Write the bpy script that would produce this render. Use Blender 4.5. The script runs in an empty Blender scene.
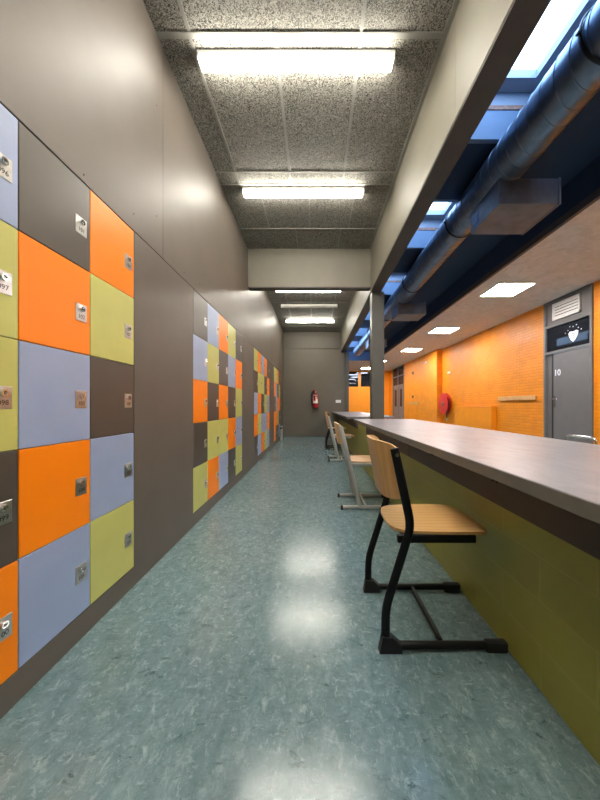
import bpy, bmesh, math, random
from mathutils import Vector, Matrix
random.seed(7)
S = bpy.context.scene
COL = S.collection
PI = math.pi

# ------------------------------------------------------------------ materials
def lin(r, g, b):
    f = lambda c: (c/255/12.92) if c/255 <= 0.04045 else ((c/255+0.055)/1.055)**2.4
    return (f(r), f(g), f(b), 1.0)

class NT:
    def __init__(s, name):
        s.m = bpy.data.materials.new(name); s.m.use_nodes = True
        s.t = s.m.node_tree; s.n = s.t.nodes; s.l = s.t.links
        s.b = s.n['Principled BSDF']
    def add(s, typ, **kw):
        n = s.n.new(typ)
        for k, v in kw.items(): setattr(n, k, v)
        return n
    def link(s, a, b): s.l.new(a, b)
    def coords(s, scale=(1,1,1), rot=(0,0,0)):
        tc = s.add('ShaderNodeTexCoord'); mp = s.add('ShaderNodeMapping')
        mp.inputs['Scale'].default_value = scale; mp.inputs['Rotation'].default_value = rot
        s.link(tc.outputs['Object'], mp.inputs['Vector']); return mp.outputs['Vector']
    def noise(s, vec, scale, detail=4, rough=.5, dist=0):
        n = s.add('ShaderNodeTexNoise'); n.inputs['Scale'].default_value = scale
        n.inputs['Detail'].default_value = detail; n.inputs['Roughness'].default_value = rough
        n.inputs['Distortion'].default_value = dist
        s.link(vec, n.inputs['Vector']); return n.outputs['Fac']
    def ramp(s, fac, stops):
        r = s.add('ShaderNodeValToRGB'); e = r.color_ramp.elements
        while len(e) < len(stops): e.new(.5)
        for el, (p, c) in zip(e, stops): el.position = p; el.color = c
        s.link(fac, r.inputs['Fac']); return r.outputs['Color']
    def mix(s, fac, a, b, mode='MIX'):
        m = s.add('ShaderNodeMix', data_type='RGBA', blend_type=mode)
        for sock, v in ((m.inputs['Factor'], fac), (m.inputs['A'], a), (m.inputs['B'], b)): pass
        ins = [i for i in m.inputs if i.enabled]
        for sock, v in zip((ins[0], ins[1], ins[2]), (fac, a, b)):
            if hasattr(v, 'is_output'): s.link(v, sock)
            else: sock.default_value = v
        return [o for o in m.outputs if o.enabled][0]
    def bump(s, h, strength=.2, dist=.01):
        b = s.add('ShaderNodeBump'); b.inputs['Strength'].default_value = strength
        b.inputs['Distance'].default_value = dist
        s.link(h, b.inputs['Height']); s.link(b.outputs['Normal'], s.b.inputs['Normal'])
    def set(s, color=None, rough=None, metal=None, spec=None):
        for k, v in (('Base Color', color), ('Roughness', rough), ('Metallic', metal), ('Specular IOR Level', spec)):
            if v is None: continue
            if hasattr(v, 'is_output'): s.link(v, s.b.inputs[k])
            else: s.b.inputs[k].default_value = v

def sc(c, k): return (min(1, c[0]*k), min(1, c[1]*k), min(1, c[2]*k), 1)

def paint(name, c, rough=.45, metal=0, vary=.12, nscale=6, bump=0, bscale=200, spec=None):
    t = NT(name); v = t.coords()
    f = t.noise(v, nscale, 3)
    col = t.ramp(f, [(.3, sc(c, 1-vary)), (.7, sc(c, 1+vary))])
    t.set(col, rough, metal, spec)
    if bump: t.bump(t.noise(v, bscale, 3), bump, .003)
    return t.m

def emit(name, c, strength):
    t = NT(name); t.set((.8, .8, .8, 1), .4)
    t.b.inputs['Emission Color'].default_value = c; t.b.inputs['Emission Strength'].default_value = strength
    return t.m

M = {}
M['panel'] = paint('taupe_laminate', (.124, .106, .088, 1), .50, vary=.06, nscale=3, bump=.04, bscale=14, spec=.34)
M['dark'] = paint('locker_dark', (.080, .066, .054, 1), .38, vary=.05)
M['orange'] = paint('locker_orange', (1.0, .25, .0003, 1), .42, vary=.02, spec=.35)
M['green'] = paint('locker_green', (.54, .545, .15, 1), .42, vary=.04)
M['blue'] = paint('locker_blue', (.305, .385, .585, 1), .42, vary=.04)
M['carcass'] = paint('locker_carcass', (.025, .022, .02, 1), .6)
M['steel'] = paint('brushed_steel', (.55, .53, .50, 1), .33, metal=1, vary=.08, nscale=60)
M['chrome'] = paint('chrome', (.75, .75, .75, 1), .15, metal=1, vary=.03)
M['ink'] = paint('black_ink', (.02, .02, .02, 1), .6)
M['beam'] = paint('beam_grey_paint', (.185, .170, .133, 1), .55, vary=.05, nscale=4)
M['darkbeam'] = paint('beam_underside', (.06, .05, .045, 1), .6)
M['profile'] = paint('ceiling_profile', (.27, .265, .235, 1), .5)
M['endwall'] = paint('end_wall_grey', (.128, .115, .088, 1), .5, vary=.05, nscale=3, bump=.05)
M['column'] = paint('column_grey', (.092, .088, .074, 1), .45, vary=.06)
M['doorgrey'] = paint('door_grey', (.17, .16, .155, 1), .42, vary=.04)
M['navy'] = paint('deck_dark_paint', (.013, .031, .070, 1), .8, vary=.1, nscale=3)
M['navywall'] = paint('upper_wall_blue', (.06, .12, .24, 1), .55, vary=.08, nscale=3)
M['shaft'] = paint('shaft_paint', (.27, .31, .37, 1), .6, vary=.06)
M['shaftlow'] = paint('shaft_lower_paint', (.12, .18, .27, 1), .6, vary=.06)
M['wood_brown'] = paint('brown_wood', (.26, .13, .085, 1), .6, vary=.4, nscale=25)
M['black'] = paint('black_powdercoat', (.005, .005, .0055, 1), .42, vary=.1, spec=.3)
M['greymetal'] = paint('grey_powdercoat', (.36, .36, .34, 1), .38, vary=.05)
M['rubber'] = paint('black_rubber', (.012, .012, .012, 1), .7)
M['white'] = paint('white_plastic', (.80, .78, .74, 1), .45, vary=.03)
M['red'] = paint('red_enamel', (.36, .008, .016, 1), .3, vary=.05)
M['redfaded'] = paint('red_reel', (.62, .035, .03, 1), .35, vary=.08)
M['edge'] = paint('counter_edge', (.135, .122, .10, 1), .5, vary=.08, nscale=20)
M['apron'] = paint('apron_brown', (.062, .050, .042, 1), .55, vary=.1)
M['railwood'] = paint('rail_wood', (.72, .40, .16, 1), .5, vary=.15, nscale=9)
M['orangeboard'] = paint('orange_board', (.92, .31, .010, 1), .45, vary=.04)
M['oranged'] = paint('orange_door', (.95, .33, .008, 1), .45, vary=.03)
M['lamp'] = emit('tube_diffuser', (1, .945, .83, 1), 15)
M['panel_lamp'] = emit('panel_diffuser', (1, .94, .91, 1), 13)
M['lampoff'] = paint('unlit_diffuser', (.62, .60, .55, 1), .35)
M['farlamp'] = emit('far_tube', (1, .95, .9, 1), 14)
M['decal'] = paint('white_decal', (.85, .88, .92, 1), .5)

def mk_lino():
    t = NT('marbled_linoleum'); v = t.coords()
    big = t.noise(v, 1.3, 3)
    streak = t.noise(t.coords((1, .55, 1), (0, 0, .55)), 19, 9, .78, .5)
    fine = t.noise(t.coords((.5, 1, 1), (0, 0, -.35)), 34, 6, .70, .9)
    flake = t.noise(t.coords((.45, 1, 1), (0, 0, -.5)), 22, 7, .74, .5)
    base = t.ramp(streak, [(.30, (.105, .178, .190, 1)), (.46, (.150, .232, .245, 1)), (.58, (.190, .272, .282, 1)), (.72, (.30, .39, .395, 1))])
    base = t.mix(.5, base, t.ramp(fine, [(.32, (.50, .55, .57, 1)), (.5, (.92, .95, .95, 1)), (.66, (1, 1, 1, 1))]), 'MULTIPLY')
    dk = t.ramp(flake, [(.34, (1, 1, 1, 1)), (.41, (0, 0, 0, 1))])
    c = t.mix(dk, base, (.070, .122, .130, 1))
    chip = t.noise(t.coords((1, .6, 1), (0, 0, .9)), 30, 8, .80, .4)
    lt = t.ramp(chip, [(.54, (0, 0, 0, 1)), (.66, (.7, .7, .7, 1))])
    c = t.mix(lt, c, (.38, .47, .46, 1))
    chip2 = t.noise(t.coords((.55, 1, 1), (0, 0, -.8)), 42, 8, .80, .4)
    lt2 = t.ramp(chip2, [(.55, (0, 0, 0, 1)), (.66, (.6, .6, .6, 1))])
    c = t.mix(lt2, c, (.36, .46, .46, 1))
    c = t.mix(.45, c, t.ramp(big, [(.3, (.72, .76, .80, 1)), (.7, (1, 1, .97, 1))]), 'MULTIPLY')
    rr = t.ramp(streak, [(.3, (.14, .14, .14, 1)), (.7, (.23, .23, .23, 1))])
    t.set(c, rr, 0, .6); t.bump(t.noise(v, 40, 4, .6), .10, .004)
    return t.m
M['lino'] = mk_lino()

def mk_woodwool():
    t = NT('wood_wool_board'); v = t.coords()
    a = t.noise(v, 30, 3, .6, 4.0)
    b = t.noise(v, 62, 2, .6, 3.0)
    m = t.add('ShaderNodeMath', operation='ADD'); t.link(a, m.inputs[0]); t.link(b, m.inputs[1])
    h = t.add('ShaderNodeMath', operation='MULTIPLY'); h.inputs[1].default_value = .5; t.link(m.outputs[0], h.inputs[0])
    c = t.ramp(h.outputs[0], [(.40, (.012, .011, .009, 1)), (.47, (.12, .114, .098, 1)), (.56, (.36, .345, .30, 1))])
    t.set(c, .85); t.bump(h.outputs[0], .7, .006)
    return t.m
M['woodwool'] = mk_woodwool()

def mk_brick(name, c, mortar, bw, bh, ms, axis, bump=.5, vary=.06, rough=.45, off=.5):
    t = NT(name)
    tc = t.add('ShaderNodeTexCoord'); sp = t.add('ShaderNodeSeparateXYZ'); cb = t.add('ShaderNodeCombineXYZ')
    t.link(tc.outputs['Object'], sp.inputs[0])
    t.link(sp.outputs[axis], cb.inputs[0]); t.link(sp.outputs['Z'], cb.inputs[1])
    br = t.add('ShaderNodeTexBrick'); br.offset = off
    t.link(cb.outputs[0], br.inputs['Vector'])
    br.inputs['Scale'].default_value = 1; br.inputs['Brick Width'].default_value = bw
    br.inputs['Row Height'].default_value = bh; br.inputs['Mortar Size'].default_value = ms
    br.inputs['Mortar Smooth'].default_value = .4
    br.inputs['Color1'].default_value = sc(c, 1-vary); br.inputs['Color2'].default_value = sc(c, 1+vary)
    br.inputs['Mortar'].default_value = mortar
    n = t.noise(tc.outputs['Object'], 3, 4)
    col = t.mix(.5, br.outputs['Color'], t.ramp(n, [(.3, (.75, .75, .75, 1)), (.7, (1, 1, 1, 1))]), 'MULTIPLY')
    t.set(col, rough)
    inv = t.add('ShaderNodeMath', operation='SUBTRACT'); inv.inputs[0].default_value = 1
    t.link(br.outputs['Fac'], inv.inputs[1])
    fine = t.noise(tc.outputs['Object'], 25, 4)
    ad = t.add('ShaderNodeMath', operation='MULTIPLY_ADD'); ad.inputs[1].default_value = .35
    t.link(fine, ad.inputs[0]); t.link(inv.outputs[0], ad.inputs[2])
    t.bump(ad.outputs[0], bump, .008)
    return t.m
M['brick'] = mk_brick('orange_painted_brick', (.97, .315, .006, 1), (.86, .262, .005, 1), .215, .066, .010, 'Y', .55)
M['block'] = mk_brick('green_painted_block', (.33, .325, .060, 1), (.35, .345, .075, 1), .42, .155, .006, 'Y', .18, .03)

def mk_counter():
    t = NT('counter_laminate'); v = t.coords()
    a = t.noise(t.coords((2.2, .8, 1), (0, 0, .4)), 5, 6, .6, 1.2)
    c = t.ramp(a, [(.3, (.21, .190, .190, 1)), (.55, (.265, .245, .243, 1)), (.75, (.32, .30, .297, 1))])
    t.set(c, .33); t.bump(t.noise(v, 60, 3), .05, .003)
    return t.m
M['counter'] = mk_counter()

def mk_ply(name, a, b):
    t = NT(name)
    w = t.add('ShaderNodeTexWave'); w.bands_direction = 'Y'
    w.inputs['Scale'].default_value = 9; w.inputs['Distortion'].default_value = 5
    w.inputs['Detail'].default_value = 3; w.inputs['Detail Scale'].default_value = 1.4
    t.link(t.coords((.25, 1, .25)), w.inputs['Vector'])
    t.set(t.ramp(w.outputs['Fac'], [(.2, a), (.8, b)]), .38)
    return t.m
M['ply'] = mk_ply('beech_plywood', (.60, .345, .125, 1), (.66, .395, .155, 1))
M['plypale'] = mk_ply('pale_beech_plywood', (.60, .37, .19, 1), (.70, .46, .26, 1))

def mk_plaster():
    t = NT('stucco_ceiling'); v = t.coords()
    a = t.noise(v, 7, 5, .6, 1.0)
    t.set(t.ramp(a, [(.3, (.52, .505, .49, 1)), (.6, (.66, .64, .62, 1))]), .7)
    t.bump(t.noise(v, 16, 5, .65, .8), .6, .01)
    return t.m
M['plaster'] = mk_plaster()

def mk_duct():
    t = NT('galvanised_duct'); v = t.coords()
    a = t.noise(v, 9, 3)
    t.set(t.ramp(a, [(.3, (.12, .165, .23, 1)), (.7, (.19, .24, .32, 1))]), t.ramp(a, [(.3, (.30, .30, .30, 1)), (.7, (.42, .42, .42, 1))]), .85)
    return t.m
M['duct'] = mk_duct()
M['ductbox'] = paint('galvanised_box', (.13, .145, .175, 1), .45, metal=.4, vary=.18, nscale=8)

def mk_glass(name, tint, amount, rough=.02):
    t = NT(name)
    tr = t.add('ShaderNodeBsdfTransparent'); tr.inputs['Color'].default_value = tint
    mx = t.add('ShaderNodeMixShader'); mx.inputs['Fac'].default_value = amount
    t.set((.03, .035, .045, 1), rough, spec=.25)
    t.link(tr.outputs[0], mx.inputs[1]); t.link(t.b.outputs[0], mx.inputs[2])
    t.link(mx.outputs[0], t.n['Material Output'].inputs['Surface'])
    return t.m
M['skyglass'] = mk_glass('skylight_glazing', (.95, .97, 1, 1), .06)
M['darkglass'] = mk_glass('dark_glazing', (.30, .33, .38, 1), .55)

# ------------------------------------------------------------------ mesh helpers
class MB:
    def __init__(s): s.bm = bmesh.new()
    def box(s, a, b):
        x0, y0, z0 = a; x1, y1, z1 = b
        v = [s.bm.verts.new(p) for p in ((x0,y0,z0),(x1,y0,z0),(x1,y1,z0),(x0,y1,z0),(x0,y0,z1),(x1,y0,z1),(x1,y1,z1),(x0,y1,z1))]
        for f in ((0,3,2,1),(4,5,6,7),(0,1,5,4),(1,2,6,5),(2,3,7,6),(3,0,4,7)): s.bm.faces.new([v[i] for i in f])
        return s
    def rbox(s, a, b, r=.005, seg=2):
        t = bmesh.new(); c = [(a[i]+b[i])/2 for i in range(3)]; d = [b[i]-a[i] for i in range(3)]
        bmesh.ops.create_cube(t, size=1, matrix=Matrix.Translation(c) @ Matrix.Diagonal((*d, 1)))
        bmesh.ops.bevel(t, geom=list(t.edges), offset=min(r, min(d)*.45), segments=seg, affect='EDGES', profile=.5)
        s.merge(t); return s
    def merge(s, t):
        me = bpy.data.meshes.new('tmp'); t.to_mesh(me); t.free(); s.bm.from_mesh(me); bpy.data.meshes.remove(me)
    def cyl(s, p, q, r, seg=24, r2=None):
        p, q = Vector(p), Vector(q); d = q-p
        m = Matrix.Translation((p+q)/2) @ d.to_track_quat('Z', 'Y').to_matrix().to_4x4()
        bmesh.ops.create_cone(s.bm, cap_ends=True, segments=seg, radius1=r, radius2=r if r2 is None else r2, depth=d.length, matrix=m)
        return s
    def tube(s, pts, r, seg=12, ry=None, side=None, cap=True, closed=False):
        """sweep an ellipse (r along the 'side' axis, ry across) along pts"""
        pts = [Vector(p) for p in pts]; n = len(pts); rings = []
        ry = r if ry is None else ry
        up = Vector(side) if side else None
        for i, p in enumerate(pts):
            if closed: t = (pts[(i+1) % n]-pts[i-1]).normalized()
            elif i == 0: t = (pts[1]-p).normalized()
            elif i == n-1: t = (p-pts[-2]).normalized()
            else: t = ((pts[i+1]-p).normalized()+(p-pts[i-1]).normalized()).normalized()
            if up is None:
                up = Vector((0,0,1)) if abs(t.z) < .9 else Vector((1,0,0))
            a = (up - t*up.dot(t)).normalized(); b = t.cross(a)
            if side is None: up = a
            rings.append([s.bm.verts.new(p + a*r*math.cos(2*PI*k/seg) + b*ry*math.sin(2*PI*k/seg)) for k in range(seg)])
        m = n if closed else n-1
        for i in range(m):
            A, B = rings[i], rings[(i+1) % n]
            for k in range(seg):
                s.bm.faces.new((A[k], A[(k+1) % seg], B[(k+1) % seg], B[k]))
        if cap and not closed:
            s.bm.faces.new(list(reversed(rings[0]))); s.bm.faces.new(rings[-1])
        return s
    def lathe(s, prof, c, seg=32, axis='Z'):
        c = Vector(c); rings = []
        for (r, h) in prof:
            ring = []
            for k in range(seg):
                a = 2*PI*k/seg; x, y = r*math.cos(a), r*math.sin(a)
                p = Vector((x, y, h)) if axis == 'Z' else Vector((h, x, y))
                ring.append(s.bm.verts.new(c+p))
            rings.append(ring)
        for A, B in zip(rings, rings[1:]):
            for k in range(seg): s.bm.faces.new((A[k], A[(k+1) % seg], B[(k+1) % seg], B[k]))
        s.bm.faces.new(list(reversed(rings[0]))); s.bm.faces.new(rings[-1])
        return s
    def sheet(s, fn, nu, nv, th, nrm):
        """a plate of thickness th: fn(u,v)->point, nrm(u,v)->unit normal"""
        top = [[s.bm.verts.new(Vector(fn(i/nu, j/nv)) + Vector(nrm(i/nu, j/nv))*th/2) for j in range(nv+1)] for i in range(nu+1)]
        bot = [[s.bm.verts.new(Vector(fn(i/nu, j/nv)) - Vector(nrm(i/nu, j/nv))*th/2) for j in range(nv+1)] for i in range(nu+1)]
        for i in range(nu):
            for j in range(nv):
                s.bm.faces.new((top[i][j], top[i+1][j], top[i+1][j+1], top[i][j+1]))
                s.bm.faces.new((bot[i][j], bot[i][j+1], bot[i+1][j+1], bot[i+1][j]))
        rim = [(i, 0) for i in range(nu)] + [(nu, j) for j in range(nv)] + [(i, nv) for i in range(nu, 0, -1)] + [(0, j) for j in range(nv, 0, -1)]
        for (a, b), (c, d) in zip(rim, rim[1:]+rim[:1]):
            s.bm.faces.new((top[a][b], bot[a][b], bot[c][d], top[c][d]))
        return s
    def prism(s, poly, p0, ax_u, ax_v, ext):
        """extrude a 2-D outline given in axes u,v from p0 along ext"""
        p0, u, v, e = Vector(p0), Vector(ax_u), Vector(ax_v), Vector(ext)
        A = [s.bm.verts.new(p0+u*a+v*b) for a, b in poly]; B = [s.bm.verts.new(p0+u*a+v*b+e) for a, b in poly]
        s.bm.faces.new(list(reversed(A))); s.bm.faces.new(B)
        for i in range(len(A)): s.bm.faces.new((A[i], A[(i+1) % len(A)], B[(i+1) % len(A)], B[i]))
        return s
    def build(s, name, mat, parent=None, smooth=False):
        bmesh.ops.recalc_face_normals(s.bm, faces=list(s.bm.faces))
        if smooth:
            for f in s.bm.faces: f.smooth = True
        me = bpy.data.meshes.new(name); s.bm.to_mesh(me); s.bm.free()
        if smooth:
            try: me.set_sharp_from_angle(angle=math.radians(40))
            except Exception: pass
        me.materials.append(M[mat] if isinstance(mat, str) else mat)
        o = bpy.data.objects.new(name, me); COL.objects.link(o)
        if parent: o.parent = parent
        return o

def B(*pairs):
    m = MB()
    for a, b in pairs: m.box(a, b)
    return m
def struct(name, mb, mat, label=None, **kw):
    o = mb.build(name, mat, **kw); o['kind'] = 'structure'
    if label: o['label'] = label
    return o
def tag(o, label, cat, group=None):
    o['label'] = label; o['category'] = cat
    if group: o['group'] = group
    return o
def thing(name, loc, label, cat, group=None, rz=0):
    o = bpy.data.objects.new(name, None); o.empty_display_size = .1; COL.objects.link(o)
    o.location = loc; o.rotation_euler = (0, 0, rz)
    return tag(o, label, cat, group)
def dup(o, parent=None):
    c = o.copy(); COL.objects.link(c)
    if parent: c.parent = parent
    for ch in list(o.children): dup(ch, c)
    return c
def text_mesh(txt, size, depth=.0006, bold=0):
    cu = bpy.data.curves.new('t', 'FONT'); cu.body = txt; cu.size = size; cu.extrude = depth; cu.offset = bold
    cu.align_x = 'CENTER'; cu.align_y = 'CENTER'; cu.resolution_u = 3
    ob = bpy.data.objects.new('t', cu); COL.objects.link(ob)
    dg = bpy.context.evaluated_depsgraph_get(); dg.update()
    me = bpy.data.meshes.new_from_object(ob.evaluated_get(dg))
    bpy.data.objects.remove(ob); bpy.data.curves.remove(cu)
    return me
def text_obj(name, txt, size, mat, parent, mtx, depth=.0006, bold=0):
    me = text_mesh(txt, size, depth, bold); me.transform(mtx); me.materials.clear(); me.materials.append(M[mat])
    o = bpy.data.objects.new(name, me); COL.objects.link(o); o.parent = parent
    return o

# ------------------------------------------------------------------ layout numbers (metres; camera at 0,0,1)
Y0, YE = -2.6, 9.65            # behind the camera / end wall
CEIL, BEAMZ, DECK, LOWC = 3.36, 2.71, 3.60, 3.17
XB0, XB1 = .845, 1.0           # long beam
XF = 2.99                      # bulkhead of the low ceiling
XR, XR2, YS, YF = 4.93, 4.72, 11.58, 18.9

struct('floor', B(((-1.6, Y0-.1, -.1), (5.2, 27, 0))), 'lino')

# ---- lockers layout
LT, RH = 1.965, .3715
LB = LT - 5*RH
BANKS = [
    (.690, .324, 3, 'nearest', ['BGGDO', 'DOBOB', 'OGDBG']),
    (2.475, .333, 5, 'second', ['DBODG', 'BGDGO', 'ODOGB', 'GBDOD', 'DOGBG']),
    (4.96, .340, 5, 'third', ['GDBOD', 'OGOGB', 'BGDBO', 'ODGBG', 'DOBOB']),
    (7.40, .330, 5, 'farthest', ['GODOO', 'GBBOD', 'ODOGD', 'DGODB', 'DDDDD']),
]
# ---- left wall: panels with narrow joints, recesses for the lockers
w = MB()
w.box((-1.60, Y0, 0), (-1.52, YE, CEIL))
w.box((-1.52, Y0, 0), (-1.0, YE, LB-.003))
prev = Y0
for (y, wd, n, _, _) in BANKS:
    w.box((-1.52, prev, LB-.003), (-1.0, y-.003, LT)); prev = y+wd*n+.003
w.box((-1.52, prev, LB-.003), (-1.0, YE, LT))
seams = [Y0, -.5, 1.98, 4.50, 7.02, YE]
for a, b in zip(seams, seams[1:]): w.box((-1.52, a+.0015, LT+.005), (-1.0, b-.0015, CEIL))
struct('wall_left', w, 'panel')
sm = MB()
for (y, z) in ((1.30, 2.0), (1.66, 2.06), (2.3, 2.02), (2.62, 2.06), (.9, 3.1), (1.9, 2.9), (1.9, 2.2)):
    sm.cyl((-1.0, y, z), (-.9985, y, z), .004, 10)
struct('trim_1', sm, 'carcass', 'small dark screw heads in the laminate wall panels')

# ---- the lockers
CN = {'B': ('blue', 'blue'), 'G': ('green', 'lime green'), 'O': ('orange', 'orange'), 'D': ('dark', 'dark brown')}
ROWN = ['top row', 'second row', 'middle row', 'fourth row', 'bottom row']
COLN3 = ['left column', 'middle column', 'right column']
COLN5 = ['first column', 'second column', 'middle column', 'fourth column', 'last column']
MESHES = {}
def locker(bank, ci, ri, y, wd, code, number):
    z = LT - (ri+1)*RH
    mat, cname = CN[code]
    cn = (COLN3 if bank == 'nearest' else COLN5)[ci]
    t = thing('locker', (-1.0, y+wd/2, z), f'{cname} locker in the {bank} locker bank, {ROWN[ri]}, {cn}', 'locker', f'lockers in the {bank} bank')
    h = wd/2; near = bank in ('nearest', 'second')
    key = (round(wd, 3), near)
    if key not in MESHES:
        k = {}
        bd = MB(); bd.box((-.47, -h+.0005, .0005), (-.018, h-.0005, RH-.0005))
        k['body'] = bd.build('body', 'carcass')
        d = MB(); d.rbox((-.0175, -h+.0018, .0018), (0, h-.0018, RH-.0018), .0012, 1)
        k['door'] = d.build('door', 'blue')
        p = MB(); p.rbox((-.001, h-.083, .138), (.002, h-.022, .212), .0015, 1)
        k['plate'] = p.build('lock_plate', 'steel')
        c = MB(); c.lathe([(.0125, 0), (.0125, .006), (.011, .009), (.0065, .009), (.0062, .0055)] if near else [(.012, 0), (.012, .009)], (.002, h-.053, .190), 20, 'X')
        k['cyl'] = c.build('lock_cylinder', 'chrome', smooth=True)
        if near:
            s = MB(); s.box((.0070, h-.0545, .1845), (.0079, h-.0515, .1955)); k['slot'] = s.build('keyhole', 'ink')
        for o in k.values(): COL.objects.unlink(o)
        MESHES[key] = k
    k = MESHES[key]
    def put(kind, par, m=None, nm=None):
        o = k[kind].copy(); COL.objects.link(o); o.parent = par
        if m:
            mk = (key, kind, m)
            if mk not in MESHES:
                me = k[kind].data.copy(); me.materials.clear(); me.materials.append(M[m]); MESHES[mk] = me
            o.data = MESHES[mk]
        return o
    put('body', t); put('door', t, mat)
    pl = put('plate', t); put('cyl', pl)
    if near: put('slot', pl)
    if number:
        mtx = Matrix.Translation((.0022, h-.0525, .158)) @ Matrix(((0, 0, 1, 0), (1, 0, 0, 0), (0, 1, 0, 0), (0, 0, 0, 1)))
        text_obj('number', number, .024, 'ink', pl, mtx, .0003)
for (y, wd, n, bank, cols) in BANKS:
    for ci in range(n):
        for ri in range(5):
            num = f'{96+ci*5+ri:03d}' if bank == 'nearest' else None
            locker(bank, ci, ri, y+ci*wd, wd, cols[ci][ri], num)
for kk, k in MESHES.items():
    if isinstance(k, dict):
        for o in k.values(): bpy.data.objects.remove(o)

# ---- corridor ceiling
struct('ceiling', B(((-1.6, Y0, CEIL), (XB0, YE+.1, CEIL+.12))), 'woodwool')
pr = MB(); zz = CEIL-.005
def lng(x, a, b, wd=.022): pr.box((x-wd/2, a, zz), (x+wd/2, b, CEIL))
def crs(y, wd=.02): pr.box((-1, y-wd/2, zz-.001), (XB0, y+wd/2, CEIL))
for x in (-.79, .295): lng(x, Y0, 1.9)
for x in (-.80, -.25, .30): lng(x, 1.9, 3.2)
for x in (-.60, -.06, .45): lng(x, 3.2, 4.0, .012)
for x in (-.25, .35): lng(x, 4.0, 4.5, .012)
for x in (-.62, -.08, .46): lng(x, 4.7, 6.9, .014)
for x in (-.62, -.08, .46): lng(x, 6.9, 8.15, .03)
for y, wd in ((-.6, .03), (.66, .03), (1.91, .035), (3.03, .016), (3.2, .016), (4.0, .014), (5.62, .02), (6.85, .02), (8.10, .02), (8.9, .014)): crs(y, wd)
pr.box((XB0-.03, Y0, zz-.003), (XB0, YE, CEIL))
struct('trim_2', pr, 'profile', 'pale metal profiles between the ceiling boards')

# ---- beams
lb = MB()
for a, b in ((Y0, 1.80), (1.802, 4.60), (4.60, YE)): lb.box((XB0, a, BEAMZ+.012), (XB1-.012, b, DECK))
struct('beam', lb, 'beam', 'long pale grey beam above the counters')
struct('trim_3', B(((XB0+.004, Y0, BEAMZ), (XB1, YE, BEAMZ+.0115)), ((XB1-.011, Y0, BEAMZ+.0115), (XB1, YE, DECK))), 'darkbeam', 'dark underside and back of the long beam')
struct('beam', B(((-1.0, 4.51, 2.785), (XB0-.002, 4.63, CEIL-.035)), ((-1.0, 4.515, CEIL-.034), (XB0-.002, 4.63, CEIL))), 'beam', 'pale grey cross beam spanning the corridor')
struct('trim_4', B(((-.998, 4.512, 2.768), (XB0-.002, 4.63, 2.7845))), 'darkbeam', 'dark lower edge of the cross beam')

# ---- end wall
struct('wall_far', B(((-1.6, YE, 0), (.99, YE+.12, 2.812)), ((-1.6, YE, 2.828), (.99, YE+.12, CEIL)), ((-1.6, YE+.03, 2.812), (.99, YE+.12, 2.828))), 'endwall')
struct('trim_5', B(((-1.0, YE-.004, 0), (.79, YE, .012))), 'darkbeam', 'thin dark skirting line along the end wall')
struct('wall_behind', B(((-1.6, Y0-.1, 0), (5.2, Y0, 3.7))), 'endwall')

# ---- columns (rolled H sections)
def hcol(label, x0, x1, y0, y1, z1):
    f = .016; m = MB()
    m.box((x0, y0, 0), (x0+f, y1, z1)); m.box((x1-f, y0, 0), (x1, y1, z1))
    m.box((x0+f, (y0+y1)/2-.006, 0), (x1-f, (y0+y1)/2+.006, z1))
    return struct('column', m, 'column', label)
def boxcol(label, x0, x1, y0, y1, z1):
    m = MB(); f = .012
    m.box((x0+f, y0+.004, 0), (x1-f, y1-.004, z1)); m.box((x0, y0, 0), (x0+f, y1, z1)); m.box((x1-f, y0, 0), (x1, y1, z1))
    return struct('column', m, 'column', label)
boxcol('grey steel column standing between the counters', .862, 1.045, 4.50, 4.66, BEAMZ)
boxcol('grey steel post at the end wall', .99, 1.10, YE-.06, YE+.12, BEAMZ)

# ---- green dividing wall
struct('wall_divider', B(((.791, Y0, 0), (.93, 4.47, .735)), ((.791, 4.68, 0), (.93, YE, .735)), ((.791, 4.47, 0), (.858, 4.68, .735))), 'block')

# ---- right side: brick wall with door, upper zone, low ceiling
DY0, DY1 = 5.30, 6.42
struct('wall_right', B(((XR, Y0, 0), (XR+.2, DY0, LOWC)), ((XR, DY1, 0), (XR+.2, YS, LOWC)), ((XR2, YS, 0), (XR+.2, 15.8, LOWC)), ((XR2, 18.0, 0), (XR+.2, YF, LOWC))), 'brick')
struct('ceiling_low', B(((XF, Y0, LOWC), (5.2, 14.5, LOWC+.1)), ((XB1, 14.5, LOWC), (5.2, 27, LOWC+.1))), 'plaster')
struct('trim_6', B(((XF-.045, Y0, LOWC-.004), (XF-.0005, 14.46, LOWC+.085))), 'apron', 'dark brown edge strip of the low ceiling')
struct('wall_bulkhead', B(((XF-.03, Y0, LOWC+.0855), (XF-.001, 14.46, DECK)),), 'navy')
struct('wall_upper', B(((XB1, 14.46, LOWC-.004), (XF, 14.499, DECK))), 'navywall')
struct('wall_side', B(((.85, YE+.12, 0), (1.0, 27, LOWC))), 'endwall')

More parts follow.
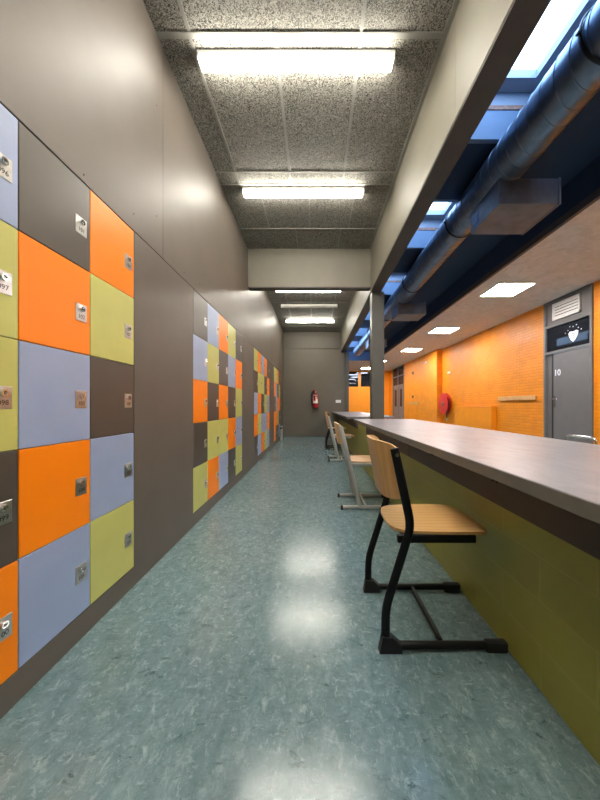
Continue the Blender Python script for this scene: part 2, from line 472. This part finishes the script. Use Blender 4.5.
# roof deck with skylight openings
OP = [(-2.35, -1.25), (-.25, .85), (1.83, 2.93), (3.84, 4.94), (5.92, 7.02), (8.0, 9.1), (10.1, 11.2), (12.2, 13.3)]
SX0, SX1 = 1.06, 2.20
dk = MB()
dk.box((.8, Y0, DECK), (SX0-.05, 14.5, DECK+.1)); dk.box((SX1+.05, Y0, DECK), (XF+.2, 14.5, DECK+.1))
ys = [Y0] + [v for p in OP for v in (p[0]-.05, p[1]+.05)] + [14.5]
for a, b in zip(ys[0::2], ys[1::2]): dk.box((SX0-.05, a, DECK), (SX1+.05, b, DECK+.1))
struct('ceiling_deck', dk, 'navy')
for i, (a, b) in enumerate(OP):
    root = bpy.data.objects.new(f'window_{i+1}', None); COL.objects.link(root); root['kind'] = 'structure'
    root.location = (0, 0, 0); root['label'] = 'roof skylight with blue lit shaft'
    def ring(z0, z1, th, ins=0, name='shaft', mat='shaft'):
        x0, x1, y0, y1 = SX0+ins, SX1-ins, a+ins, b-ins
        m = B(((x0-th, y0-th, z0), (x0, y1+th, z1)), ((x1, y0-th, z0), (x1+th, y1+th, z1)), ((x0, y0-th, z0), (x1, y0, z1)), ((x0, y1, z0), (x1, y1+th, z1)))
        o = m.build(name, mat, root); o['kind'] = 'structure'; return o
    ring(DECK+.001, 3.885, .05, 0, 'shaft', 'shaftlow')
    ring(3.885, 3.925, .07, .008, 'wood_strip', 'wood_brown')
    ring(3.925, 4.06, .05, 0, 'upstand', 'shaft')
    ring(4.06, 4.14, .18, .13, 'frame', 'shaft')
    g = B(((SX0+.12, a+.12, 4.125), (SX1-.12, b-.12, 4.132))).build('pane', 'skyglass', root); g['kind'] = 'structure'
    L = bpy.data.lights.new('portal', 'AREA'); L.shape = 'RECTANGLE'; L.size = SX1-SX0-.24; L.size_y = b-a-.24
    L.cycles.is_portal = True
    lo = bpy.data.objects.new('skylight_portal', L); COL.objects.link(lo); lo.location = ((SX0+SX1)/2, (a+b)/2, 4.16)

# ---- ventilation duct
DX, DZ, DR = 1.900, 3.387, .190
duct = thing('ventilation_duct', (DX, 0, DZ), 'round spiral-seamed metal air duct under the skylights', 'air duct')
m = MB(); seg = 32; y = Y0+.05; pitch = .135; rows = []
prof = [(0, 0), (.004, .004), (.010, .004), (.014, 0), (pitch-.001, 0)]
yy = Y0+.2
while yy < 13.2:
    for dy, dr in prof:
        rows.append([m.bm.verts.new(((DR+dr)*math.cos(2*PI*k/seg), yy+dy + .06*math.cos(2*PI*k/seg+.6), (DR+dr)*math.sin(2*PI*k/seg))) for k in range(seg)])
    yy += pitch
for A, Bq in zip(rows, rows[1:]):
    for k in range(seg): m.bm.faces.new((A[k], A[(k+1) % seg], Bq[(k+1) % seg], Bq[k]))
m.bm.faces.new(rows[0]); m.bm.faces.new(list(reversed(rows[-1])))
m.build('pipe', 'duct', duct, smooth=True)
for y in (0.0, 1.925, 3.91, 5.81, 7.76, 9.70, 11.6):
    c = MB()
    pts = [((DR+.009)*math.cos(a), y, (DR+.009)*math.sin(a)) for a in [2*PI*k/36 for k in range(36)]]
    c.tube(pts, .006, 8, .014, None, closed=True)
    for sx in (-1, 1): c.box((sx*(DR+.018)-.01, y-.012, -.006), (sx*(DR+.018)+.01, y+.012, .006))
    cl = c.build('clamp', 'black', duct, smooth=True)
    MB().cyl((0, y, DR), (0, y, DECK-DZ), .005, 8).build('hanger_rod', 'steel', cl)
for i, (ya, yb) in enumerate(((2.93, 3.46), (6.46, 7.0), (10.0, 10.54))):
    x0, x1, z0, z1 = 1.80-DX, 2.385-DX, 2.97-DZ, 3.22-DZ
    bx = MB(); bx.rbox((x0, ya, z0), (x1, yb, z1), .006, 2)
    bo = bx.build('outlet_box', 'ductbox', duct)
    fl = MB()
    fl.box((x1, ya-.006, z0-.004), (x1+.02, yb+.006, z1+.006))
    fl.build('flange', 'ductbox', bo)
    gr = MB(); gy = yb-.16
    gr.box((x0-.006, gy, z0+.06), (x0, gy+.11, z0+.17))
    for q in range(4): gr.box((x0-.009, gy+.01, z0+.072+q*.025), (x0-.006, gy+.10, z0+.08+q*.025))
    gr.build('grille', 'duct', bo)

# ---- corridor tube lamps
def tube_lamp(y, lit, label):
    t = thing('ceiling_lamp', (-.123, y, CEIL), label, 'ceiling lamp', 'tube lamps on the corridor ceiling')
    h = MB(); h.rbox((-.66, -.005, -.028), (.66, .085, -.0005), .004, 1)
    h.build('housing', 'white', t)
    d = MB(); d.rbox((-.645, 0, -.066), (.645, .08, -.029), .008, 3)
    dd = d.build('diffuser', 'lamp' if lit else 'lampoff', t)
    for sx in (-1, 1):
        e = MB(); e.rbox((sx*.653-.0075, -.002, -.068), (sx*.653+.0075, .082, -.0285), .003, 1); e.build('end_cap', 'white', t)
    return t
tube_lamp(1.99, True, 'lit tube lamp on the ceiling, nearest to the camera')
tube_lamp(3.235, True, 'lit tube lamp in front of the cross beam, second from the camera')
tube_lamp(6.0, True, 'lit tube lamp mostly hidden behind the cross beam')
tube_lamp(6.99, False, 'unlit tube lamp behind the cross beam, between two lit ones')
tube_lamp(8.22, True, 'lit tube lamp closest to the end wall')
tube_lamp(.745, True, 'lit tube lamp above the camera')
tube_lamp(-.5, True, 'lit tube lamp just behind the camera')

# ---- square panel lamps of the low ceiling
def sq_lamp(x, y, label, s=.31):
    t = thing('ceiling_panel_lamp', (x, y, LOWC), label, 'ceiling lamp', 'square lamps in the low ceiling')
    f = B(((-s-.02, -s-.02, -.014), (s+.02, -s, -.0005)), ((-s-.02, s, -.014), (s+.02, s+.02, -.0005)), ((-s-.02, -s, -.014), (-s, s, -.0005)), ((s, -s, -.014), (s+.02, s, -.0005)))
    f.build('frame', 'white', t)
    B(((-s+.001, -s+.001, -.011), (s-.001, s-.001, -.0005))).build('diffuser', 'panel_lamp', t)
sq_lamp(3.59, 5.62, 'lit square ceiling lamp nearest, left of the louvred door')
sq_lamp(3.72, 8.66, 'second lit square ceiling lamp from the camera')
sq_lamp(3.78, 11.7, 'third lit square ceiling lamp, by the brick wall step')
sq_lamp(3.15, 14.75, 'small far lit square lamp beside the grey column')
sq_lamp(3.05, 17.4, 'farthest lit square lamp above the orange partition')
sq_lamp(3.50, 2.55, 'lit square lamp in the low ceiling beside the camera')
sq_lamp(3.50, -.5, 'lit square lamp in the low ceiling behind the camera')

# ---- door 10 with transom and louvre
def at(o, x, y, z): o.location = (x, y, z); return o
d1 = bpy.data.objects.new('door_1', None); COL.objects.link(d1); d1['kind'] = 'structure'; d1['label'] = 'grey door numbered 10 with dark transom window and white louvre'
d1.location = (XR, DY0, 0)
W = DY1-DY0
fr = MB()
fr.box((-.03, 0, 0), (.10, .045, LOWC-.005)); fr.box((-.03, W-.05, 0), (.10, W, LOWC-.005))
fr.box((-.03, .045, 2.065), (.10, W-.05, 2.115)); fr.box((-.03, .045, 2.615), (.10, W-.05, 2.665)); fr.box((-.03, .045, LOWC-.045), (.10, W-.05, LOWC-.005))
fr.build('frame', 'doorgrey', d1)
B(((.02, W-.165, 0.002), (.06, W-.05, 2.0645))).build('side_panel', 'doorgrey', d1)
B(((.016, W-.2445, 0.002), (.034, W-.1655, 2.0645))).build('dark_strip', 'carcass', d1)  # flush dark strip filling the slot between leaf and side panel
lf = MB(); lf.rbox((-.012, .048, .006), (.035, W-.245, 2.06), .003, 1)
leaf = lf.build('door_leaf', 'doorgrey', d1)
text_obj('number', '10', .17, 'decal', leaf, Matrix.Translation((-.0135, W-.345, 1.66)) @ Matrix(((0, 0, -1, 0), (-1, 0, 0, 0), (0, 1, 0, 0), (0, 0, 0, 1))), .001, .004)
hd = MB(); hd.rbox((-.022, W-.305, .97), (-.0125, W-.265, 1.19), .004, 2)
hp = hd.build('handle_plate', 'chrome', leaf)
hv = MB(); hv.cyl((-.022, W-.285, 1.13), (-.07, W-.285, 1.13), .009, 16); hv.tube([(-.065, W-.285, 1.13), (-.07, W-.31, 1.132), (-.068, W-.41, 1.13)], .009, 12)
hv.build('handle', 'chrome', leaf, smooth=True)
for z in (.25, 1.45, 1.93):
    MB().cyl((-.018, .046, z-.06), (-.018, .046, z+.06), .011, 14).build('hinge', 'black', leaf)
B(((.01, .0455, 2.1155), (.016, W-.0505, 2.6145))).build('pane', 'darkglass', d1)
B(((.05, .0455, 2.1155), (.06, W-.0505, 2.6145))).build('backing', 'navy', d1)
B(((.015, .0455, 2.6655), (.06, W-.0505, LOWC-.0455))).build('top_panel', 'doorgrey', d1)
lv = MB(); la, lc, lz0, lz1 = .26, .90, 2.745, 3.085
lv.box((-.02, la, lz0), (.0145, lc, lz0+.03)); lv.box((-.02, la, lz1-.03), (.0145, lc, lz1))
lv.box((-.02, la, lz0), (.0145, la+.03, lz1)); lv.box((-.02, lc-.03, lz0), (.0145, lc, lz1))
for q in range(5):
    z = lz0+.032+q*.057
    lv.prism([(-.018, z), (-.018, z+.042), (.008, z+.044), (.008, z+.008)], (0, la+.03, 0), (1, 0, 0), (0, 0, 1), (0, lc-la-.06, 0))
lvo = lv.build('louvre', 'white', d1)
B(((.0105, la+.001, lz0+.001), (.0145, lc-.001, lz1-.001))).build('louvre_void', 'carcass', lvo)
# flat white shape on the transom pane: rounded shield outline, lines, dots above it
em = MB()
cy, cz = .43, 2.33
em.prism([(-.115, .075), (-.07, .10), (.0, .085), (.07, .10), (.105, .06), (.09, 0), (.045, -.075), (.0, -.115), (-.05, -.075), (-.10, 0)], (.0095, cy, cz), (0, 1, 0), (0, 0, 1), (-.0015, 0, 0))
emo = em.build('pane_shape', 'decal', d1)
e2 = MB()
for q, zz_ in enumerate((.045, .0, -.04)): e2.box((.0072, cy-.05+q*.012, cz+zz_-.007), (.0079, cy+.05-q*.012, cz+zz_+.007))
e2.build('pane_shape_line', 'shaft', emo)
e3 = MB()
for a_ in range(7): 
    an = PI*(.12+.76*a_/6); r_ = .16 if a_ % 2 else .19
    e3.cyl((.0095, cy+r_*math.cos(an), cz+.02+r_*math.sin(an)), (.008, cy+r_*math.cos(an), cz+.02+r_*math.sin(an)), .011, 10)
e3.build('pane_shape_dots', 'decal', emo)

# ---- far door unit
d2 = bpy.data.objects.new('door_2', None); COL.objects.link(d2); d2['kind'] = 'structure'; d2['label'] = 'far grey framed double door with glass transoms'
d2.location = (XR2, 15.8, 0)
f2 = MB()
for y0, y1 in ((0, .07), (1.06, 1.13), (2.13, 2.2)): f2.box((-.03, y0, 0), (.1, y1, LOWC-.005))
for z0, z1 in ((2.08, 2.15), (2.62, 2.67), (LOWC-.06, LOWC-.005)):
    f2.box((-.029, .07, z0), (.1, 1.06, z1)); f2.box((-.029, 1.13, z0), (.1, 2.13, z1))
f2.build('frame', 'doorgrey', d2)
for y0, y1 in ((.072, 1.058), (1.132, 2.128)):
    lf = B(((.0, y0, .01), (.045, y1, 2.078))).build('door_leaf', 'doorgrey', d2)
    B(((-.004, y0+.3, .95), (0, y1-.3, 1.9))).build('leaf_pane', 'darkglass', lf)
    for z0, z1 in ((2.152, 2.618), (2.672, LOWC-.062)):
        B(((.01, y0, z0), (.016, y1, z1))).build('pane', 'darkglass', d2)
    B(((.07, y0, 2.152), (.08, y1, LOWC-.062))).build('backing', 'navy', d2)

# ---- far partition wall with glazing and lamps behind it
struct('wall_back', B(((3.9, YF, 0), (5.2, YF+.1, LOWC)), ((1.0, YF, 0), (1.95, YF+.1, LOWC))), 'oranged')
pt = MB()
for x0, x1 in ((1.95, 2.455), (2.46, 2.835), (2.84, 3.40), (3.405, 3.9)): pt.box((x0, YF, 0), (x1, YF+.06, 2.14))
struct('wall_partition', pt, 'oranged')
struct('window_9', B(((1.951, YF+.02, 2.19), (3.899, YF+.03, LOWC-.04))), 'darkglass')
struct('trim_7', B(((1.95, YF, 2.1405), (3.9, YF+.06, 2.1895)), ((2.76, YF-.002, 2.19), (2.92, YF+.018, LOWC-.003)), ((1.95, YF, LOWC-.0395), (3.9, YF+.06, LOWC-.001))), 'oranged', 'orange mullion and rails around the high glazing')
struct('wall_outer', B(((1.0, 26.9, 0), (5.2, 27, LOWC)), ((5.1, YF+.1, 0), (5.2, 26.9, LOWC))), 'navy')
for i, (x, y) in enumerate(((3.15, 19.8), (2.72, 21.0), (3.2, 22.6), (2.95, 24.6))):
    tag(MB().rbox((x-.36, y-.03, LOWC-.05), (x+.36, y+.03, LOWC-.0005), .01, 2).build('tube_lamp', 'farlamp'),
        ['lit tube seen through the high glazing, uppermost of four', 'lit tube seen through the high glazing, second from top', 'lit tube seen through the high glazing, third from top', 'lit tube seen through the high glazing, lowest of four'][i], 'ceiling lamp', 'tubes behind the far glazing')

# ---- objects on the brick wall
rl = thing('wall_rail', (XR, 7.32, 1.13), 'pale wooden rail on the orange brick wall beside door 10', 'rail', 'wooden wall rails')
MB().rbox((-.045, -.68, 0), (-.018, .68, .10), .005, 2).build('board', 'railwood', rl)
for yq in (-.5, 0, .5): MB().box((-.018, yq-.03, .02), (0, yq+.03, .08)).build('bracket', 'railwood', rl)
rl2 = dup(rl); rl2.location = (XR2, 14.2, 1.06); rl2['label'] = 'far wooden rail on the brick wall near the far grey door'
pb = thing('low_cupboard', (XR, 9.2, 0), 'low flat orange cupboard against the brick wall under the rail', 'cupboard')
MB().rbox((-.13, -1.06, 0), (-.001, 1.08, .955), .004, 1).build('body', 'orangeboard', pb)
MB().rbox((-.14, -1.07, .956), (-.001, 1.09, .98), .004, 1).build('top', 'orangeboard', pb)
MB().cyl((-.13, 1.0, .80), (-.15, 1.0, .80), .025, 16).build('knob', 'railwood', pb)

hr = thing('fire_hose_reel', (XR, 11.1, .98), 'red round fire hose reel on the orange brick wall', 'fire hose reel')
MB().box((-.05, -.08, -.08), (-.0005, .08, .08)).build('bracket', 'redfaded', hr)
rl_ = MB(); rl_.lathe([(.37, -.185), (.40, -.18), (.40, -.168), (.26, -.162), (.26, -.075), (.40, -.068), (.40, -.055), (.37, -.05)], (0, 0, .08), 40, 'X')
dr = rl_.build('reel', 'redfaded', hr, smooth=True)
MB().lathe([(.06, -.21), (.075, -.205), (.075, -.185)], (0, 0, .08), 20, 'X').build('hub', 'steel', dr)
hs = MB()
for q in range(3):
    rr_ = .285+.02*(q % 2)
    hs.tube([(-.095-.024*q, rr_*math.cos(a), .08+rr_*math.sin(a)) for a in [2*PI*k/32 for k in range(32)]], .02, 10, closed=True)
hs.tube([(-.145, -.28, .0), (-.16, -.29, -.25), (-.16, -.27, -.42)], .018, 10)
hs.build('hose', 'rubber', hr, smooth=True)
MB().cyl((-.16, -.27, -.42), (-.16, -.25, -.56), .022, 14, .012).build('nozzle', 'steel', hr)

for (x, y, z, lab) in ((XR2, 12.65, 2.80, 'small white box high on the far brick wall'), (XR, 10.95, 2.20, 'small white box on brick wall above the hose reel')):
    b_ = thing('wall_box', (x, y, z), lab, 'wall box', 'small boxes on the brick wall')
    MB().rbox((-.05, -.07, -.035), (0, .07, .035), .01, 2).build('cover', 'white', b_)
    MB().rbox((-.055, -.02, -.02), (-.048, .02, .02), .004, 1).build('lens', 'lampoff', b_)
for (z, lab) in ((2.56, 'small brown round peg high on the far brick wall'), (1.43, 'small brown round peg above the far wooden rail')):
    k_ = MB().lathe([(.06, -.05), (.075, -.03), (.075, 0)], (XR2, 14.35, z), 18, 'X').build('wall_peg', 'wood_brown', smooth=True)
    tag(k_, lab, 'peg', 'round pegs on the far wall')

# ---- counters
def counter(y0, y1, label, hooks, legs):
    t = thing('counter', (0, y0, 0), label, 'counter', 'counters along the green wall')
    L = y1-y0
    tp = MB(); tp.rbox((.579, .003, .761), (1.45, L, .80), .003, 2); tp.build('worktop', 'counter', t)
    eb = MB(); eb.rbox((.576, .003, .760), (.5785, L, .7985), .001, 1); eb.build('front_edge', 'edge', t)
    ap = B(((.765, .004, .585), (.7905, L, .7605))).build('apron', 'apron', t)
    B(((.7910, .004, .7352), (.93, L, .7605))).build('wall_cap', 'apron', t)
    for ly in legs:
        MB().rbox((1.36, ly-.02, 0), (1.40, ly+.02, .7605), .003, 1).build('leg', 'black', t)
    for hy in hooks:
        h = MB()
        for q in (-.014, .014):
            h.tube([(.7645, hy+q, .708), (.755, hy+q, .700), (.750, hy+q, .688), (.744, hy+q, .687), (.741, hy+q, .696)], .003, 8)
        h.rbox((.7615, hy-.020, .699), (.7648, hy+.020, .718), .001, 1)
        h.build('bag_hook', 'black', t, smooth=True)
counter(Y0+.02, 2.45, 'nearest long grey laminate counter, black wooden chair under it', [3.82, 4.48], [.3, 2.2, 4.9])
counter(2.455, 4.45, 'middle grey laminate counter in front of the steel column', [.3, 1.2], [.2, 1.8])
counter(5.42, 9.62, 'far grey laminate counter between steel column and end wall', [1.0, 2.4], [.2, 2.1, 4.0])

# ---- chairs
def rounded(u, v, hx, hy, n):
    """map the unit square to a superellipse-like rounded rectangle"""
    a, b = 2*u-1, 2*v-1
    k = 1.0
    if a or b:
        mx_ = max(abs(a), abs(b)); q = (abs(a/mx_)**n+abs(b/mx_)**n)**(1/n); k = 1/q
        k = 1-(1-k)*mx_**6
    return a*hx*k, b*hy*k

def smooth_path(pts, n=6):
    """Catmull-Rom through points"""
    P = [Vector(p) for p in pts]; P = [P[0]*2-P[1]] + P + [P[-1]*2-P[-2]]; out = []
    for i in range(1, len(P)-2):
        for k in range(n):
            t = k/n; p0, p1, p2, p3 = P[i-1:i+3]
            out.append(.5*((2*p1)+(p2-p0)*t+(2*p0-5*p1+4*p2-p3)*t*t+(3*p1-p0-3*p2+p3)*t**3))
    out.append(P[-2]); return out

def fillet(pts, r=.03, n=5):
    P = [Vector(p) for p in pts]; out = [P[0]]
    for a, b, c in zip(P, P[1:], P[2:]):
        d1, d2 = (a-b), (c-b); q = min(r, d1.length*.45, d2.length*.45)
        s, e = b+d1.normalized()*q, b+d2.normalized()*q
        for k in range(n+1):
            t = k/n; out.append(s*(1-t)**2+b*2*t*(1-t)+e*t*t)
    out.append(P[-1]); return out

def seat_mesh(x0, x1, hy, z, th=.012):
    cx, hx = (x0+x1)/2, (x1-x0)/2
    def fn(u, v):
        x, y = rounded(u, v, hx, hy, 4.5)
        t = x/hx
        y *= 1+.05*t
        zz = z - .010*(1-(y/hy)**2)*(1-max(0, t)**2) - (.016*max(0, t-.55)**2/.2 if t > .55 else 0) + .012*max(0, -t-.4)**2
        return (cx+x, y, zz)
    return MB().sheet(fn, 20, 20, th, lambda u, v: (0, 0, 1))
def back_mesh(hy, z0, z1, xe, depth, lean, th=.011):
    cz, hz = (z0+z1)/2, (z1-z0)/2
    def fn(u, v):
        y, zz = rounded(u, v, hy, hz, 8)
        # straight-ish sides, gently rounded centre, leaning back towards the top
        return (xe - depth*(1-abs(y/hy)**3.6) - lean*(zz+hz)/(2*hz), y, cz+zz + .004*(1-(y/hy)**2)*zz/hz)
    def nr(u, v):
        y = (2*u-1)*hy; n = Vector((1, -3.6*depth*abs(y/hy)**2.6*math.copysign(1, y)/hy, lean/(2*hz))).normalized(); return n
    return MB().sheet(fn, 32, 14, th, nr)

def black_chair(label):
    t = thing('school_chair', (0, 0, 0), label, 'chair', 'wooden school chairs at the counters')
    X = lambda v: v-.525
    HW = .1975
    for s in (-1, 1):
        y = s*HW
        path = fillet([(X(.290), y, .03), (X(.290), y, .175), (X(.388), y, .49), (X(.388), y, .535), (X(.326), y, .825)], .05, 5)
        MB().tube(path, .018, 14, .0105, (1, 0, 0)).build('upright', 'black', t, smooth=True)
        rn = MB(); rn.rbox((X(.280), y-.0135, .010), (X(.765), y+.0135, .038), .010, 3)
        r_ = rn.build('runner', 'black', t, smooth=True)
        # foot pads: the rear one rises as a wedge around the upright, the front one is a short sleeve
        fp = MB(); fp.prism([(X(.262), 0), (X(.352), 0), (X(.352), .030), (X(.318), .062), (X(.275), .066), (X(.268), .03)], (0, y-.0165, 0), (1, 0, 0), (0, 0, 1), (0, .033, 0))
        fp.build('foot_pad', 'rubber', r_)
        fp = MB(); fp.rbox((X(.695), y-.0165, 0), (X(.782), y+.0165, .043), .008, 2); fp.build('foot_pad', 'rubber', r_, smooth=True)
        sb = MB(); sb.rbox((X(.345), s*.165-.012, .428), (X(.672), s*.165+.012, .4618), .006, 2)
        sb.build('seat_support', 'black', t, smooth=True)
        MB().cyl((X(.375), s*.160, .445), (X(.375), s*HW, .445), .010, 12).build('seat_bolt', 'black', t, smooth=True)
        MB().cyl((X(.334), s*(HW-.02), .80), (X(.334), s*(HW+.013), .80), .008, 12).build('screw_cap', 'chrome', t)
    cb = MB(); cb.tube([(X(.525), -HW, .024), (X(.525), HW, .024)], .010, 12); cb.build('cross_bar', 'black', t, smooth=True)
    cb = MB(); cb.tube([(X(.385), -.165, .440), (X(.385), .165, .440)], .009, 12); cb.tube([(X(.63), -.165, .440), (X(.63), .165, .440)], .009, 12)
    cb.build('seat_cross_bar', 'black', t, smooth=True)
    seat_mesh(X(.330), X(.752), .174, .470).build('seat', 'ply', t, smooth=True)
    back_mesh(.191, .605, .847, X(.386), .080, .044).build('backrest', 'ply', t, smooth=True)
    return t

def grey_chair(label):
    t = thing('school_chair', (0, 0, 0), label, 'chair', 'wooden school chairs at the counters')
    X = lambda v: v-.50; HW = .195
    for s in (-1, 1):
        y = s*HW
        MB().tube(fillet([(X(.435), y, .034), (X(.265), y, .74), (X(.248), y, .80)], .03, 4), .021, 14, .0115, (1, 0, 0)).build('upright', 'greymetal', t, smooth=True)
        rn = MB(); rn.rbox((X(.262), y-.0135, .008), (X(.735), y+.0135, .040), .010, 3); r_ = rn.build('runner', 'greymetal', t, smooth=True)
        for x in (.252, .728):
            fp = MB(); fp.rbox((X(x), y-.0155, 0), (X(x+.022), y+.0155, .042), .005, 2); fp.build('foot_pad', 'rubber', r_)
        sb = MB(); sb.rbox((X(.345), s*.170-.0225, .415), (X(.66), s*.170+.0125, .442), .006, 2); sb.build('seat_support', 'greymetal', t, smooth=True)
    cb = MB(); cb.tube([(X(.50), -HW, .024), (X(.50), HW, .024)], .010, 12); cb.build('cross_bar', 'greymetal', t, smooth=True)
    cb = MB(); cb.tube([(X(.60), -.165, .428), (X(.60), .165, .428)], .010, 12); cb.build('seat_cross_bar', 'greymetal', t, smooth=True)
    seat_mesh(X(.335), X(.73), .180, .452).build('seat', 'plypale', t, smooth=True)
    back_mesh(.184, .625, .825, X(.286), .045, .035).build('backrest', 'plypale', t, smooth=True)
    return t
c1 = black_chair('black-framed wooden chair nearest the camera, at the nearest counter'); c1.location = (.525, 1.42, 0)
c4 = dup(c1); c4.location = (.515, 7.12, 0); c4['label'] = 'black-framed wooden chair farthest away, nearest the end wall'
g1 = grey_chair('grey-framed pale wooden chair just behind the nearest black chair'); g1.location = (.50, 3.08, 0)
g2 = dup(g1); g2.location = (.50, 5.56, 0); g2['label'] = 'second grey-framed chair, between the other grey chair and the far black chair'

# low chrome-framed chair on the other side of the counter, only its back rail shows
ch = thing('low_chair', (2.78, 2.90, 0), 'low chair behind the nearest counter, only its chrome back rail showing', 'chair')
bt = MB(); bt.tube(fillet([(-.20, -.16, .02), (-.17, -.16, .38), (-.21, -.16, .70), (-.21, .16, .70), (-.17, .16, .38), (-.20, .16, .02)], .05, 6), .011, 12)
bt.build('back_frame', 'chrome', ch, smooth=True)
for s in (-1, 1):
    lg = MB(); lg.tube(fillet([(-.17, s*.16, .375), (.17, s*.16, .375), (.19, s*.16, 0)], .04, 5), .011, 12); lg.build('leg', 'chrome', ch, smooth=True)
seat_mesh(-.16, .20, .165, .395).build('seat', 'ply', ch, smooth=True)
MB().rbox((-.215, -.149, .52), (-.19, .149, .62), .006, 2).build('backrest', 'ply', ch)

# ---- end-wall objects
fe = thing('fire_extinguisher', (.035, YE-.115, .90), 'red fire extinguisher with white label on the grey end wall', 'fire extinguisher')
bd = MB(); bd.lathe([(.080, 0), (.088, .012), (.090, .03), (.090, .385), (.082, .42), (.055, .448), (.030, .462), (.026, .48)], (0, 0, .02), 32); body = bd.build('cylinder', 'red', fe, smooth=True)
MB().lathe([(.089, 0), (.0915, .006), (.0915, .02), (.089, .03)], (0, 0, 0.005), 32).build('base_ring', 'rubber', fe, smooth=True)
def curved_patch(a0, a1, z0, z1, r):
    m = MB(); n = 10
    A = [[m.bm.verts.new((r*math.cos(a0+(a1-a0)*i/n), r*math.sin(a0+(a1-a0)*i/n), z)) for i in range(n+1)] for z in (z0, z1)]
    for i in range(n): m.bm.faces.new((A[0][i], A[0][i+1], A[1][i+1], A[1][i]))
    return m
pl = curved_patch(-PI*.86, -PI*.22, .17, .43, .0908).build('label_sheet', 'white', body, smooth=True)
curved_patch(-PI*.78, -PI*.50, .25, .40, .0912).build('label_pictogram', 'red', pl, smooth=True)
curved_patch(-PI*.40, -PI*.26, .30, .42, .0912).build('label_pictogram', 'red', pl, smooth=True)
curved_patch(-PI*.86, -PI*.22, .185, .225, .0914).build('label_band', 'decal', pl, smooth=True)
vl = MB(); vl.cyl((0, 0, .49), (0, 0, .535), .022, 16); vl.rbox((-.03, -.03, .515), (.03, .03, .545), .008, 2); vl.build('valve', 'steel', fe, smooth=True)
hl = MB(); hl.tube([(.02, -.01, .545), (-.03, -.04, .558), (-.085, -.06, .55)], .011, 8, .006); hl.tube([(.02, -.01, .553), (-.03, -.04, .578), (-.075, -.06, .585)], .011, 8, .006); hl.build('lever', 'red', fe, smooth=True)
hs = MB(); hs.tube(smooth_path([(-.02, -.01, .525), (-.08, -.01, .545), (-.125, .0, .47), (-.13, .01, .33), (-.115, .0, .16)], 6), .014, 10); hs.build('hose', 'rubber', fe, smooth=True)
MB().cyl((-.115, 0, .18), (-.11, 0, .09), .014, 12, .020).build('nozzle', 'rubber', fe, smooth=True)
br = MB(); br.box((-.04, .091, .30), (.04, .115, .52)); br.tube([(.094*math.cos(a), .094*math.sin(a), .40) for a in [2*PI*k/28 for k in range(28)]], .012, 8, .003, (0, 0, 1), closed=True); br.build('wall_bracket', 'black', fe)
sw = thing('wall_socket', (.765, YE, 1.085), 'white double switch plate on the grey end wall', 'switch')
MB().rbox((-.085, -.018, 0), (.085, 0, .095), .006, 2).build('plate', 'white', sw)
for x in (-.042, .042): MB().rbox((x-.034, -.023, .015), (x+.034, -.0175, .08), .004, 2).build('rocker', 'decal', sw)

# slim bin by the far lockers
bn = thing('waste_bin', (-.948, 8.72, 0), 'slim pale bin with black lid against the far lockers', 'bin')
MB().rbox((-.034, -.16, 0), (.010, .16, .33), .01, 2).build('body', 'greymetal', bn)
MB().rbox((-.036, -.17, .3305), (.018, .17, .375), .01, 2).build('lid', 'black', bn)
MB().rbox((-.032, -.15, .3755), (.014, .15, .39), .004, 1).build('lid_rim', 'white', bn)

# ------------------------------------------------------------------ sky, camera, render settings
wd = bpy.data.worlds.new('sky'); S.world = wd; wd.use_nodes = True
nt = wd.node_tree; bg = nt.nodes['Background']
tcw = nt.nodes.new('ShaderNodeTexCoord'); nz = nt.nodes.new('ShaderNodeTexNoise'); nz.inputs['Scale'].default_value = 1.5
rp = nt.nodes.new('ShaderNodeValToRGB'); rp.color_ramp.elements[0].color = (.34, .58, 1, 1); rp.color_ramp.elements[1].color = (.50, .72, 1, 1)
nt.links.new(tcw.outputs['Generated'], nz.inputs['Vector']); nt.links.new(nz.outputs['Fac'], rp.inputs['Fac'])
nt.links.new(rp.outputs['Color'], bg.inputs['Color']); bg.inputs['Strength'].default_value = 2.7

cam = bpy.data.cameras.new('camera'); co = bpy.data.objects.new('camera', cam); COL.objects.link(co)
co.location = (0, 0, 1.0); co.rotation_euler = (PI/2, 0, 0)
cam.sensor_fit = 'HORIZONTAL'; cam.sensor_width = 36; cam.lens = 18.0
cam.shift_x = -14.5/600; cam.shift_y = 5.5/600; cam.clip_start = .02; cam.clip_end = 200
S.camera = co
S.view_settings.view_transform = 'Standard'; S.view_settings.look = 'None'
S.view_settings.gamma = 1; S.view_settings.exposure = 2.25; S.view_settings.use_curve_mapping = False
S.cycles.use_denoising = True
S.cycles.max_bounces = 10; S.cycles.diffuse_bounces = 6; S.cycles.glossy_bounces = 5; S.cycles.transparent_max_bounces = 12
S.cycles.sample_clamp_indirect = 6
